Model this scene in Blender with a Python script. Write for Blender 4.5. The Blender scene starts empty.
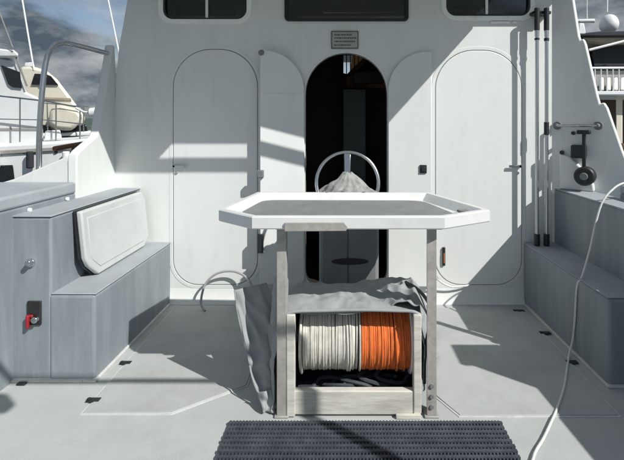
import bpy, bmesh, math, random
from mathutils import Vector, Matrix
from mathutils import noise as mnoise
random.seed(7)
S = bpy.context.scene
COL = S.collection
R = math.radians
# ------------------------------------------------------------------ camera
F = 450.0            # focal length in photo pixels
CX, HY, EYE = 343.0, 125.0, 1.55
cam = bpy.data.objects.new('camera', bpy.data.cameras.new('camera'))
COL.objects.link(cam)
cam.location = (0, 0, EYE)
cam.rotation_euler = (R(90), 0, 0)
cam.data.sensor_width = 36
cam.data.lens = F / 624 * 36
cam.data.shift_x = (312 - CX) / 624
cam.data.shift_y = -(230 - HY) / 624
cam.data.clip_start = 0.05
cam.data.clip_end = 5000
S.camera = cam
# ------------------------------------------------------------------ sun and sky
SUN = Vector((0.589, -0.475, 0.656)).normalized()
EL = math.asin(SUN.z)
sun = bpy.data.objects.new('sun', bpy.data.lights.new('sun', 'SUN'))
COL.objects.link(sun)
sun.rotation_euler = SUN.to_track_quat('Z', 'Y').to_euler()
sun.location = (6, -5, 8)
sun.data.energy = 4.5
sun.data.angle = R(0.5)
sun.data.color = (1.0, 0.972, 0.925)
W = bpy.data.worlds.new('World')
S.world = W
W.use_nodes = True
nt = W.node_tree
nt.nodes.clear()
wn = nt.nodes.new
out = wn('ShaderNodeOutputWorld')
sky = wn('ShaderNodeTexSky')
sky.sky_type = 'NISHITA'
sky.sun_disc = False
sky.sun_elevation = EL
sky.sun_rotation = math.atan2(SUN.x, SUN.y)
bg = wn('ShaderNodeBackground')
bg.inputs[1].default_value = 0.09
nt.links.new(sky.outputs[0], bg.inputs[0])
tc = wn('ShaderNodeTexCoord')
mp = wn('ShaderNodeMapping')
mp.inputs['Scale'].default_value = (1.0, 1.0, 2.4)
nt.links.new(tc.outputs['Generated'], mp.inputs[0])
nz = wn('ShaderNodeTexNoise')
nz.inputs['Scale'].default_value = 3.2
nz.inputs['Detail'].default_value = 9
nz.inputs['Roughness'].default_value = 0.55
nz.inputs['Distortion'].default_value = 0.4
nt.links.new(mp.outputs[0], nz.inputs['Vector'])
cov = wn('ShaderNodeValToRGB')
cov.color_ramp.elements[0].position = 0.41
cov.color_ramp.elements[0].color = (0.12, 0.12, 0.12, 1)
cov.color_ramp.elements[1].position = 0.53
cov.color_ramp.elements[1].color = (1, 1, 1, 1)
nt.links.new(nz.outputs[0], cov.inputs[0])
nz2 = wn('ShaderNodeTexNoise')
nz2.inputs['Scale'].default_value = 7.0
nz2.inputs['Detail'].default_value = 7
nz2.inputs['Roughness'].default_value = 0.6
mp2 = wn('ShaderNodeMapping')
mp2.inputs['Scale'].default_value = (1.0, 1.0, 2.2)
mp2.inputs['Location'].default_value = (3.1, 1.7, 0.4)
nt.links.new(tc.outputs['Generated'], mp2.inputs[0])
nt.links.new(mp2.outputs[0], nz2.inputs['Vector'])
cc = wn('ShaderNodeValToRGB')
cc.color_ramp.elements[0].position = 0.36
cc.color_ramp.elements[0].color = (0.185, 0.25, 0.32, 1)
cc.color_ramp.elements[1].position = 0.68
cc.color_ramp.elements[1].color = (1.05, 1.10, 1.13, 1)
nt.links.new(nz2.outputs[0], cc.inputs[0])
bgc = wn('ShaderNodeBackground')
nt.links.new(cc.outputs[0], bgc.inputs[0])
bgc.inputs[1].default_value = 0.43
mx = wn('ShaderNodeMixShader')
nt.links.new(cov.outputs[0], mx.inputs[0])
nt.links.new(bg.outputs[0], mx.inputs[1])
nt.links.new(bgc.outputs[0], mx.inputs[2])
nt.links.new(mx.outputs[0], out.inputs[0])
S.view_settings.view_transform = 'Standard'
S.view_settings.look = 'None'
S.view_settings.exposure = 0.12
S.view_settings.gamma = 1.0
S.view_settings.use_curve_mapping = False

# ------------------------------------------------------------------ helpers
def X(px, d): return (px - CX) / F * d
def Z(py, d): return EYE - (py - HY) / F * d

def mat(name, col, rough=0.5, metal=0.0, var=0.08, vscale=6.0, bump=0.0, bscale=60.0, dirt=None, dscale=2.5,
        dlo=0.55, dhi=0.75, stretch=(1, 1, 1), coat=0.0, spec=0.5):
    m = bpy.data.materials.new(name)
    m.use_nodes = True
    t = m.node_tree
    b = t.nodes['Principled BSDF']
    b.inputs['Roughness'].default_value = rough
    b.inputs['Metallic'].default_value = metal
    b.inputs['Coat Weight'].default_value = coat
    b.inputs['Specular IOR Level'].default_value = spec
    tcn = t.nodes.new('ShaderNodeTexCoord')
    mpn = t.nodes.new('ShaderNodeMapping')
    mpn.inputs['Scale'].default_value = stretch
    t.links.new(tcn.outputs['Object'], mpn.inputs[0])
    n = t.nodes.new('ShaderNodeTexNoise')
    n.inputs['Scale'].default_value = vscale
    n.inputs['Detail'].default_value = 6
    n.inputs['Roughness'].default_value = 0.6
    t.links.new(mpn.outputs[0], n.inputs['Vector'])
    r = t.nodes.new('ShaderNodeValToRGB')
    r.color_ramp.elements[0].position = 0.3
    r.color_ramp.elements[1].position = 0.7
    r.color_ramp.elements[0].color = tuple(c * (1 - var) for c in col) + (1,)
    r.color_ramp.elements[1].color = tuple(min(1, c * (1 + var)) for c in col) + (1,)
    t.links.new(n.outputs[0], r.inputs[0])
    last = r.outputs[0]
    if dirt is not None:
        n2 = t.nodes.new('ShaderNodeTexNoise')
        n2.inputs['Scale'].default_value = dscale
        n2.inputs['Detail'].default_value = 10
        n2.inputs['Roughness'].default_value = 0.72
        t.links.new(mpn.outputs[0], n2.inputs['Vector'])
        r2 = t.nodes.new('ShaderNodeValToRGB')
        r2.color_ramp.elements[0].position = dlo
        r2.color_ramp.elements[1].position = dhi
        r2.color_ramp.elements[0].color = (0, 0, 0, 1)
        r2.color_ramp.elements[1].color = (0.7, 0.7, 0.7, 1)
        t.links.new(n2.outputs[0], r2.inputs[0])
        mi = t.nodes.new('ShaderNodeMix')
        mi.data_type = 'RGBA'
        t.links.new(r2.outputs[0], mi.inputs[0])
        t.links.new(last, mi.inputs[6])
        mi.inputs[7].default_value = tuple(dirt) + (1,)
        last = mi.outputs[2]
        rr = t.nodes.new('ShaderNodeMapRange')
        rr.inputs[3].default_value = max(0.02, rough - 0.05)
        rr.inputs[4].default_value = min(1, rough + 0.25)
        t.links.new(n2.outputs[0], rr.inputs[0])
        t.links.new(rr.outputs[0], b.inputs['Roughness'])
    t.links.new(last, b.inputs['Base Color'])
    if bump > 0:
        n3 = t.nodes.new('ShaderNodeTexNoise')
        n3.inputs['Scale'].default_value = bscale
        n3.inputs['Detail'].default_value = 4
        t.links.new(mpn.outputs[0], n3.inputs['Vector'])
        bp = t.nodes.new('ShaderNodeBump')
        bp.inputs['Strength'].default_value = bump
        bp.inputs['Distance'].default_value = 0.01
        t.links.new(n3.outputs[0], bp.inputs['Height'])
        t.links.new(bp.outputs[0], b.inputs['Normal'])
    return m

M = {}
M['gel'] = mat('white_gelcoat', (0.72, 0.745, 0.73), 0.32, var=0.035, vscale=2.5, bump=0.05, bscale=14,
               dirt=(0.47, 0.46, 0.41), dscale=3.0, dlo=0.54, dhi=0.98, stretch=(2.2, 2.2, 0.5))
M['door'] = mat('door_gelcoat', (0.735, 0.76, 0.745), 0.28, var=0.03, vscale=2.0, bump=0.05, bscale=10,
                dirt=(0.50, 0.49, 0.44), dscale=3.2, dlo=0.55, dhi=0.98, stretch=(2.0, 2.0, 0.55))
M['tray'] = mat('table_gelcoat', (0.68, 0.70, 0.695), 0.35, var=0.04, bump=0.06, bscale=30,
                dirt=(0.42, 0.41, 0.38), dscale=5, dlo=0.55, dhi=0.85)
M['trayfloor'] = mat('table_work_surface', (0.205, 0.218, 0.216), 0.55, var=0.12, vscale=9, bump=0.12, bscale=120,
                     dirt=(0.26, 0.265, 0.26), dscale=7, dlo=0.5, dhi=0.8)
M['grey'] = mat('blue_grey_gelcoat', (0.212, 0.247, 0.272), 0.45, var=0.07, vscale=3.5, bump=0.07, bscale=25,
                dirt=(0.30, 0.33, 0.345), dscale=3.5, dlo=0.44, dhi=0.72, stretch=(2.2, 2.2, 0.35))
M['greytop'] = mat('grey_nonskid_top', (0.335, 0.37, 0.395), 0.7, var=0.07, vscale=5, bump=0.25, bscale=220,
                   dirt=(0.25, 0.26, 0.26), dscale=4, dlo=0.52, dhi=0.85)
M['deck'] = mat('deck_nonskid', (0.435, 0.455, 0.45), 0.7, var=0.06, vscale=3, bump=0.3, bscale=260,
                dirt=(0.27, 0.275, 0.27), dscale=1.8, dlo=0.50, dhi=0.9)
M['hatch'] = mat('hatch_nonskid', (0.42, 0.438, 0.433), 0.7, var=0.06, vscale=4, bump=0.3, bscale=260,
                 dirt=(0.26, 0.262, 0.255), dscale=2.6, dlo=0.48, dhi=0.9)
M['pale_edge'] = mat('hatch_edge_white', (0.57, 0.58, 0.57), 0.5, var=0.1, vscale=12, dirt=(0.3, 0.3, 0.28), dscale=9)
M['black'] = mat('black_plastic', (0.018, 0.019, 0.021), 0.45, var=0.25, vscale=20)
M['rubber'] = mat('black_rubber', (0.044, 0.052, 0.066), 0.6, var=0.3, vscale=14, dirt=(0.12, 0.125, 0.13), dscale=9,
                  dlo=0.5, dhi=0.9)
M['panel'] = mat('panel_offwhite', (0.525, 0.55, 0.55), 0.4, var=0.05, vscale=3, dirt=(0.4, 0.41, 0.4), dscale=4, dlo=0.5, dhi=0.9)
M['steel'] = mat('stainless_tube', (0.62, 0.63, 0.64), 0.2, 1.0, var=0.06, vscale=20)
M['galv'] = mat('weathered_aluminium', (0.40, 0.39, 0.365), 0.55, 0.25, var=0.15, vscale=25, bump=0.08, bscale=80,
                dirt=(0.26, 0.25, 0.22), dscale=14, dlo=0.45, dhi=0.8)
M['glass'] = mat('dark_tinted_glass', (0.008, 0.010, 0.013), 0.04, var=0.2, vscale=3)
M['frame'] = mat('white_window_rubber', (0.88, 0.89, 0.87), 0.3, var=0.05, dirt=(0.35, 0.35, 0.33), dscale=8)
M['canvas'] = mat('grey_canvas', (0.31, 0.327, 0.332), 0.85, var=0.1, vscale=7, bump=0.2, bscale=350,
                  dirt=(0.24, 0.245, 0.25), dscale=5, dlo=0.5, dhi=0.85)
M['cloth'] = mat('white_canvas_fold_shade', (0.33, 0.335, 0.325), 0.85, var=0.2, vscale=14, bump=0.3, bscale=60,
                 dirt=(0.08, 0.08, 0.08), dscale=9, dlo=0.48, dhi=0.68)  # dark blotches in the colour stand in for shade in the folds
M['cream'] = mat('cream_painted_timber', (0.60, 0.59, 0.535), 0.6, var=0.12, vscale=8, bump=0.12, bscale=40,
                 dirt=(0.27, 0.26, 0.23), dscale=7, dlo=0.45, dhi=0.72, stretch=(0.4, 1, 2.5))
M['rope'] = mat('white_rope', (0.68, 0.665, 0.60), 0.9, var=0.22, vscale=16, bump=0.5, bscale=260, stretch=(3, 1, 1))
M['orange'] = mat('orange_rope', (0.86, 0.195, 0.045), 0.8, var=0.3, vscale=16, bump=0.5, bscale=260, stretch=(3, 1, 1))
M['hose'] = mat('white_hose', (0.66, 0.67, 0.65), 0.45, var=0.08, vscale=15)
M['greyhose'] = mat('grey_hose', (0.33, 0.34, 0.34), 0.45, var=0.1)
M['pedestal'] = mat('pedestal_charcoal', (0.185, 0.195, 0.20), 0.5, var=0.15, vscale=8, dirt=(0.2, 0.2, 0.2), dscale=6)
M['wood'] = mat('teak', (0.23, 0.105, 0.045), 0.5, var=0.3, vscale=8, stretch=(8, 1, 8))
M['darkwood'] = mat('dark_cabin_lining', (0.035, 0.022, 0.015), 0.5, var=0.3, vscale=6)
M['varnish'] = mat('varnished_timber', (0.42, 0.17, 0.06), 0.35, var=0.3, vscale=8, stretch=(8, 1, 8))
M['teal'] = mat('grey_green_panel', (0.13, 0.165, 0.165), 0.5, var=0.15)
M['red'] = mat('red_plastic', (0.30, 0.02, 0.03), 0.4, var=0.1)
M['orangeplastic'] = mat('orange_plastic', (0.36, 0.13, 0.06), 0.4, var=0.1)
M['plaque'] = mat('engraved_plate', (0.40, 0.41, 0.38), 0.4, 0.3, var=0.15, vscale=12)
M['print'] = mat('dark_lettering', (0.10, 0.085, 0.075), 0.6, var=0.3, vscale=40)
M['boatwhite'] = mat('boat_white', (0.74, 0.76, 0.77), 0.3, var=0.04, vscale=1.5, dirt=(0.5, 0.52, 0.5), dscale=1.0)
M['boatcream'] = mat('boat_cream', (0.66, 0.63, 0.53), 0.4, var=0.06, vscale=2, dirt=(0.45, 0.43, 0.36), dscale=1.2)
M['boatglass'] = mat('boat_window', (0.012, 0.013, 0.016), 0.08, var=0.2)
M['tan'] = mat('tan_canvas', (0.36, 0.31, 0.24), 0.8, var=0.12)
M['navy'] = mat('navy_canvas', (0.02, 0.023, 0.03), 0.8, var=0.2)

pm = bpy.data.materials.new('tinted_pane'); pm.use_nodes = True
pt = pm.node_tree; pt.nodes.clear()
po = pt.nodes.new('ShaderNodeOutputMaterial'); pmx = pt.nodes.new('ShaderNodeMixShader')
pf = pt.nodes.new('ShaderNodeFresnel'); pf.inputs[0].default_value = 1.7
ptr = pt.nodes.new('ShaderNodeBsdfTransparent'); ptr.inputs[0].default_value = (0.42, 0.44, 0.48, 1)
pgl = pt.nodes.new('ShaderNodeBsdfGlossy'); pgl.inputs['Roughness'].default_value = 0.03
pt.links.new(pf.outputs[0], pmx.inputs[0]); pt.links.new(ptr.outputs[0], pmx.inputs[1]); pt.links.new(pgl.outputs[0], pmx.inputs[2])
pt.links.new(pmx.outputs[0], po.inputs[0])
M['pane'] = pm

def link(name, me, m, parent=None):
    o = bpy.data.objects.new(name, me)
    COL.objects.link(o)
    if m is not None:
        me.materials.clear()
        me.materials.append(m)
    if parent is not None:
        o.parent = parent
    return o

def finish(name, bm, m, parent=None, smooth=False, bevel=0.0, seg=2, ang=35):
    bmesh.ops.remove_doubles(bm, verts=bm.verts, dist=1e-6)
    bmesh.ops.recalc_face_normals(bm, faces=bm.faces)
    me = bpy.data.meshes.new(name)
    bm.to_mesh(me)
    bm.free()
    o = link(name, me, m, parent)
    if parent is not None:                       # all meshes are written in world space
        o.matrix_parent_inverse = Matrix.Translation(-parent.location)
    if smooth or bevel:
        for p in me.polygons:
            p.use_smooth = True
        try:
            me.set_sharp_from_angle(angle=R(ang))
        except Exception:
            pass
    if bevel:
        b = o.modifiers.new('bevel', 'BEVEL')
        b.width = bevel
        b.segments = seg
        b.limit_method = 'ANGLE'
        b.angle_limit = R(40)
        b.harden_normals = False
    return o

def thing(name, label, cat, loc, group=None):
    o = bpy.data.objects.new(name, None)
    COL.objects.link(o)
    o.location = loc
    o.empty_display_size = 0.1
    o['label'] = label
    o['category'] = cat
    if group:
        o['group'] = group
    return o

def tag(o, label, cat, group=None):
    o['label'] = label
    o['category'] = cat
    if group:
        o['group'] = group
    return o

def struct(o):
    o['kind'] = 'structure'
    return o

def box(bm, x0, x1, y0, y1, z0, z1):
    vs = [bm.verts.new((x, y, z)) for x in (x0, x1) for y in (y0, y1) for z in (z0, z1)]
    for f in ((0, 1, 3, 2), (4, 6, 7, 5), (0, 4, 5, 1), (2, 3, 7, 6), (0, 2, 6, 4), (1, 5, 7, 3)):
        bm.faces.new([vs[i] for i in f])
    return vs

def BOX(name, x0, x1, y0, y1, z0, z1, m, parent=None, bevel=0.004, seg=2):
    bm = bmesh.new()
    box(bm, x0, x1, y0, y1, z0, z1)
    return finish(name, bm, m, parent, bevel=bevel, seg=seg)

def extrude_poly(bm, pts, vec):
    a = [bm.verts.new(p) for p in pts]
    b = [bm.verts.new(Vector(p) + Vector(vec)) for p in pts]
    bm.faces.new(a)
    bm.faces.new(b[::-1])
    n = len(a)
    for i in range(n):
        j = (i + 1) % n
        bm.faces.new((a[i], b[i], b[j], a[j]))

def PRISM(name, pts, vec, m, parent=None, bevel=0.0, seg=2):
    bm = bmesh.new()
    extrude_poly(bm, pts, vec)
    return finish(name, bm, m, parent, bevel=bevel, seg=seg)

def XZ(pts, y): return [(p[0], y, p[1]) for p in pts]
def PXZ(pts, d): return [(X(p[0], d), d, Z(p[1], d)) for p in pts]

def tube_bm(bm, pts, r, n=10, caps=True, closed=False):
    P = [Vector(p) for p in pts]
    N = len(P)
    rings = []
    up = None
    for i in range(N):
        if closed:
            t = P[(i + 1) % N] - P[i - 1]
        else:
            t = P[min(i + 1, N - 1)] - P[max(i - 1, 0)]
        t.normalize()
        if up is None:
            up = t.orthogonal().normalized()
        up = (up - t * up.dot(t))
        if up.length < 1e-6:
            up = t.orthogonal()
        up.normalize()
        s = t.cross(up)
        rr = r[i] if isinstance(r, (list, tuple)) else r
        rings.append([bm.verts.new(P[i] + (up * math.cos(a) + s * math.sin(a)) * rr)
                      for a in [2 * math.pi * k / n for k in range(n)]])
    for i in range(N if closed else N - 1):
        a, b = rings[i], rings[(i + 1) % N]
        for k in range(n):
            bm.faces.new((a[k], a[(k + 1) % n], b[(k + 1) % n], b[k]))
    if caps and not closed:
        bm.faces.new(rings[0][::-1])
        bm.faces.new(rings[-1])

def smooth_path(pts, n=8):
    P = [Vector(p) for p in pts]
    Q = [P[0] * 2 - P[1]] + P + [P[-1] * 2 - P[-2]]
    o = []
    for i in range(1, len(Q) - 2):
        for k in range(n):
            t = k / n
            a, b, c, d = Q[i - 1], Q[i], Q[i + 1], Q[i + 2]
            o.append(0.5 * ((2 * b) + (c - a) * t + (2 * a - 5 * b + 4 * c - d) * t * t + (3 * b - a - 3 * c + d) * t ** 3))
    o.append(P[-1])
    return o

def TUBE(name, pts, r, m, parent=None, n=10, closed=False):
    bm = bmesh.new()
    tube_bm(bm, pts, r, n, closed=closed)
    return finish(name, bm, m, parent, smooth=True, ang=60)

def cyl_bm(bm, p0, p1, r0, r1=None, n=24):
    r1 = r0 if r1 is None else r1
    tube_bm(bm, [p0, p1], [r0, r1], n)

def CYL(name, p0, p1, r, m, parent=None, r1=None, n=24, bevel=0.0):
    bm = bmesh.new()
    cyl_bm(bm, p0, p1, r, r1, n)
    return finish(name, bm, m, parent, smooth=True, bevel=bevel)

def arch(x0, x1, z0, z1, rt, rb, n=14):
    """rounded outline: top radius rt, bottom radius rb; counter-clockwise from the lower left"""
    def arc(cx, cz, r, a0, a1, k):
        return [(cx + r * math.cos(R(a0 + (a1 - a0) * i / k)), cz + r * math.sin(R(a0 + (a1 - a0) * i / k))) for i in range(k + 1)]
    p = []
    p += arc(x0 + rb, z0 + rb, rb, 180, 270, 8)
    p += arc(x1 - rb, z0 + rb, rb, 270, 360, 8)
    p += arc(x1 - rt, z1 - rt, rt, 0, 90, n)
    p += arc(x0 + rt, z1 - rt, rt, 90, 180, n)
    q = []
    for a in p:
        if not q or math.hypot(a[0] - q[-1][0], a[1] - q[-1][1]) > 1e-5:
            q.append(a)
    return q

def grow(pts, d):
    """offset a convex-ish outline outwards by d"""
    n = len(pts)
    area = sum(pts[i][0] * pts[(i + 1) % n][1] - pts[(i + 1) % n][0] * pts[i][1] for i in range(n))
    s = 1 if area > 0 else -1
    o = []
    for i in range(n):
        a, b, c = Vector(pts[i - 1]), Vector(pts[i]), Vector(pts[(i + 1) % n])
        e1, e2 = (b - a).normalized(), (c - b).normalized()
        n1, n2 = Vector((e1.y, -e1.x)) * s, Vector((e2.y, -e2.x)) * s
        k = (n1 + n2)
        if k.length < 1e-6:
            k = n1
        k.normalize()
        o.append(tuple(b + k * (d / max(0.35, k.dot(n1)))))
    return o

def PLATE(name, outer, holes, y0, y1, m, parent=None, bevel=0.0, seg=2, xf=None):
    """flat plate in the XZ plane with holes, front face at y0, back at y1; xf maps the finished points"""
    cu = bpy.data.curves.new(name, 'CURVE')
    cu.dimensions = '2D'
    cu.fill_mode = 'BOTH'
    for loop in [outer] + list(holes):
        sp = cu.splines.new('POLY')
        sp.points.add(len(loop) - 1)
        for i, p in enumerate(loop):
            sp.points[i].co = (p[0], p[1], 0, 1)
        sp.use_cyclic_u = True
    cu.extrude = abs(y1 - y0) / 2
    tmp = bpy.data.objects.new('tmp', cu)
    COL.objects.link(tmp)
    dg = bpy.context.evaluated_depsgraph_get()
    me = bpy.data.meshes.new_from_object(tmp.evaluated_get(dg))
    bpy.data.objects.remove(tmp)
    bpy.data.curves.remove(cu)
    bm = bmesh.new()
    bm.from_mesh(me)
    bpy.data.meshes.remove(me)
    yc = (y0 + y1) / 2
    for v in bm.verts:
        x, z, w = v.co
        v.co = (x, yc + w, z)
        if xf:
            v.co = xf(v.co)
    bmesh.ops.remove_doubles(bm, verts=bm.verts, dist=1e-5)
    bmesh.ops.dissolve_limit(bm, angle_limit=R(1), verts=bm.verts, edges=bm.edges)
    return finish(name, bm, m, parent, bevel=bevel, seg=seg)

def RING(name, outline, width, y0, y1, m, parent=None, bevel=0.0):
    return PLATE(name, grow(outline, width), [outline], y0, y1, m, parent, bevel)

# ------------------------------------------------------------------ setting: water, deck
BY = 3.92          # aft face of the cabin wall
BX = 0.035         # boat centre line
bm = bmesh.new()
bmesh.ops.create_grid(bm, x_segments=2, y_segments=2, size=2500)
for v in bm.verts:
    v.co.z = -1.25
wm = mat('harbour_water', (0.03, 0.05, 0.055), 0.08, var=0.2, vscale=0.3, bump=0.35, bscale=1.6)
struct(finish('water', bm, wm))
# deck sheet
bm = bmesh.new()
box(bm, -2.1, 2.18, -2.2, BY + 0.05, -0.08, 0.0)
struct(finish('deck', bm, M['deck']))

# hatches: flush panels with a pale strip painting their sunlit edges and black latches
def hatch(label, pts, latches):
    t = thing('deck_hatch', label, 'hatch', (sum(p[0] for p in pts) / len(pts), sum(p[1] for p in pts) / len(pts), 0), 'hatches in the cockpit deck')
    strip = grow(pts, 0.006)
    bm = bmesh.new()
    extrude_poly(bm, [(p[0], p[1], -0.004) for p in strip], (0, 0, 0.0075))
    finish('lit_edge_strip', bm, M['pale_edge'], t)
    bm = bmesh.new()
    extrude_poly(bm, [(p[0], p[1], -0.003) for p in grow(pts, -0.004)], (0, 0, 0.0115))
    finish('panel', bm, M['hatch'], t, bevel=0.003)
    for (x, y, w) in latches:
        bm = bmesh.new()
        box(bm, x - w, x + w, y - 0.018, y + 0.018, 0.004, 0.011)
        box(bm, x - w * 0.3, x + w * 0.3, y - 0.026, y - 0.017, 0.004, 0.010)
        cyl_bm(bm, (x - w * 0.75, y + 0.004, 0.012), (x - w * 0.75, y + 0.004, 0.014), 0.012, n=10)
        finish('latch', bm, M['black'], t, bevel=0.002)
hatch('large port deck hatch beside the left bench, half covered by the table shadow',
      [(-1.43, 3.80), (-1.40, 2.41), (-0.92, 2.41), (-0.57, 2.67), (-0.57, 3.80)],
      [(-1.40, 2.525, 0.036), (-1.41, 2.92, 0.034)])
hatch('large starboard deck hatch beside the shaded right bench and white hose',
      [(1.50, 3.80), (1.47, 2.39), (0.62, 2.39), (0.53, 2.56), (0.53, 3.80)],
      [(1.46, 3.74, 0.045), (1.50, 3.34, 0.04), (1.49, 2.93, 0.036)])

# ------------------------------------------------------------------ cabin
cab = thing('cabin', 'white fibreglass boat cabin wall with arched doors and dark windows', 'cabin', (BX, BY, 0))
XL, XR = BX - 1.785, BX + 1.785
dl = arch(X(173, BY), X(258, BY), Z(285, BY), Z(49, BY), 0.33, 0.22)
dr = arch(X(435, BY), X(522, BY), Z(285, BY), Z(50, BY), 0.34, 0.22)
dc = arch(X(305.5, BY), X(387, BY), Z(286, BY), Z(53, BY), 0.353, 0.12)
TOPZ = 2.80
wl = arch(X(163.5, BY), X(247, BY), Z(19.5, BY), 2.775, 0.07, 0.085)
wr = arch(X(446, BY), X(530, BY), Z(16, BY), 2.775, 0.07, 0.085)
wc = arch(X(286, BY), X(407, BY), Z(20, BY), 2.775, 0.02, 0.025)
PLATE('wall', [(-1.985, 0.0), (XR, 0.0), (XR, TOPZ), (-1.842, TOPZ), (X(127.5, BY), Z(0, BY)), (X(119, BY), Z(48, BY)), (X(117, BY), Z(70, BY)), (-1.985, 1.75)], [dl, dr, dc, wl, wr, wc], BY, BY + 0.06, M['gel'], cab, bevel=0.006)
# cove moulding at the foot of the wall
bm = bmesh.new()
prof = [(BY - 0.045, 0.001), (BY - 0.038, 0.014), (BY - 0.018, 0.05), (BY - 0.006, 0.105), (BY - 0.0005, 0.13), (BY - 0.0005, 0.001)]
extrude_poly(bm, [(-1.75, p[0], p[1]) for p in prof], (XR + 1.75, 0, 0))
finish('base_cove', bm, M['gel'], cab, smooth=True, ang=60)
# closed doors
def cdoor(out, hx, side):
    d = PLATE('door', grow(out, -0.0045), [], BY - 0.004, BY + 0.03, M['door'], cab, bevel=0.006, seg=3)
    RING('door_surround', grow(out, 0.001), 0.03, BY - 0.0025, BY + 0.02, M['gel'], cab, bevel=0.002)
    hz = Z(166, BY)
    bm = bmesh.new()
    box(bm, hx - 0.055, hx + 0.055, BY - 0.034, BY - 0.022, hz - 0.011, hz + 0.011)
    cyl_bm(bm, (hx + side * 0.045, BY - 0.034, hz), (hx + side * 0.045, BY - 0.005, hz), 0.014, n=14)
    cyl_bm(bm, (hx + side * 0.03, BY - 0.012, hz - 0.06), (hx + side * 0.03, BY - 0.003, hz - 0.06), 0.013, n=14)
    finish('handle', bm, M['steel'], d, bevel=0.003)
    # backing so that the gap round the panel reads dark
    PLATE('dark_gap_backing', grow(out, 0.012), [], BY + 0.061, BY + 0.07, M['pedestal'], cab)
cdoor(dl, X(180, BY), -1)
cdoor(dr, X(514, BY), 1)
# rim of the open doorway
RING('doorway_rim', dc, 0.014, BY - 0.006, BY + 0.05, M['gel'], cab, bevel=0.003)
# the two leaves of the saloon door, folded back on the wall
wleaf = 0.375
def leaf(sgn, hx, ang, y_off):
    z0, z1, r = Z(286, BY) + 0.01, Z(52, BY), 0.34
    pts = [(0.05, z0), (wleaf, z0), (wleaf, z1)]
    k = 16
    for i in range(1, k + 1):
        a = R(90 + 90 * i / k)
        pts.append((r + (r) * math.cos(a), z1 - r + r * math.sin(a)))
    pts.append((0.0, z0 + 0.05))
    ca, sa = math.cos(R(ang)), math.sin(R(ang))
    def xf(co):
        u, w, z = co
        return Vector((hx + sgn * (u * ca - w * sa * 0), BY - y_off - u * sa + w, z))
    return PLATE('door_leaf', pts, [], -0.032, 0.0, M['door'], cab, bevel=0.006, xf=xf), xf
lf, xf = leaf(-1, X(305, BY) - 0.004, 11, 0.010)
p = xf(Vector((wleaf - 0.01, -0.03, Z(172, BY))))
BOX('handle', p.x - 0.03, p.x + 0.025, p.y - 0.035, p.y + 0.0, p.z - 0.035, p.z + 0.03, M['pedestal'], lf, 0.006)
p = xf(Vector((wleaf - 0.012, -0.02, Z(55, BY))))
CYL('catch', (p.x, p.y - 0.03, p.z), (p.x, p.y + 0.02, p.z + 0.01), 0.024, M['pedestal'], lf, n=14, bevel=0.004)
bm = bmesh.new()
q0 = xf(Vector((0.03, -0.0335, Z(94, BY)))); q1 = xf(Vector((wleaf - 0.02, -0.0335, Z(94, BY))))
tube_bm(bm, [q0, q1], 0.005, 6)
finish('seam', bm, M['door'], lf, smooth=True)
p = xf(Vector((wleaf + 0.0, 0.0, Z(240, BY))))
BOX('black_block', p.x - 0.02, p.x + 0.03, p.y - 0.05, p.y - 0.02, p.z - 0.08, p.z + 0.08, M['black'], lf, 0.005)  # plain black block at the free edge of the leaf
rf_, xf = leaf(1, X(387, BY) + 0.006, 1.2, 0.008)
p = xf(Vector((wleaf - 0.075, -0.032, Z(168.5, BY))))
bm = bmesh.new()
box(bm, p.x - 0.030, p.x + 0.030, p.y - 0.012, p.y + 0.0, p.z - 0.036, p.z + 0.036)
box(bm, p.x - 0.016, p.x + 0.016, p.y - 0.020, p.y - 0.011, p.z - 0.02, p.z + 0.02)
finish('latch', bm, M['black'], rf_, bevel=0.003)
# windows
def window(out, ring, mull, frame_m, fw):
    w = RING('window', out, fw, BY - 0.016, BY + 0.03, frame_m, cab, bevel=0.007)
    PLATE('pane', grow(out, 0.004), [], BY + 0.022, BY + 0.028, M['pane'], w)
    RING('gasket', grow(out, -0.016), 0.0165, BY - 0.004, BY + 0.02, M['black'], w, bevel=0.003)
    for mx_ in mull:
        BOX('mullion', mx_ - 0.011, mx_ + 0.011, BY + 0.002, BY + 0.021, Z(19, BY), 2.77, M['frame'], w, 0.003)
window(wl, 1, [X(206.5, BY)], M['frame'], 0.042)
window(wr, 1, [X(487, BY)], M['frame'], 0.042)
window(wc, 1, [], M['black'], 0.012)
# white bars behind the side panes, standing in for vertical reflections
for px in (171, 236, 455, 522):
    BOX('white_window_bar', X(px, BY + .12), X(px + 4, BY + .12), BY + 0.10, BY + 0.14, Z(19, BY + .12), 2.6, M['boatwhite'], cab, 0.004)
# builder's plate above the doorway
pl = PLATE('name_plate', arch(X(331, BY), X(358.5, BY), Z(49, BY), Z(31, BY), 0.006, 0.006, 4), [], BY - 0.010, BY - 0.002, M['plaque'], cab, bevel=0.002)
o_ = arch(X(332, BY), X(357.5, BY), Z(48, BY), Z(32, BY), 0.004, 0.004, 4)
RING('plate_border', o_, 0.007, BY - 0.014, BY - 0.009, M['print'], pl)
bm = bmesh.new()
for row, py in enumerate((35.0, 38.2, 41.6, 45.2)):
    x = X(334.5, BY)
    end = X((352, 355, 355, 350)[row], BY)
    while x < end:
        w = random.uniform(0.006, 0.02)
        box(bm, x, x + w, BY - 0.0125, BY - 0.0095, Z(py + 0.65, BY), Z(py - 0.65, BY))
        x += w + 0.005
finish('plate_lettering', bm, M['print'], pl)['kind'] = 'stuff'
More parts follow.
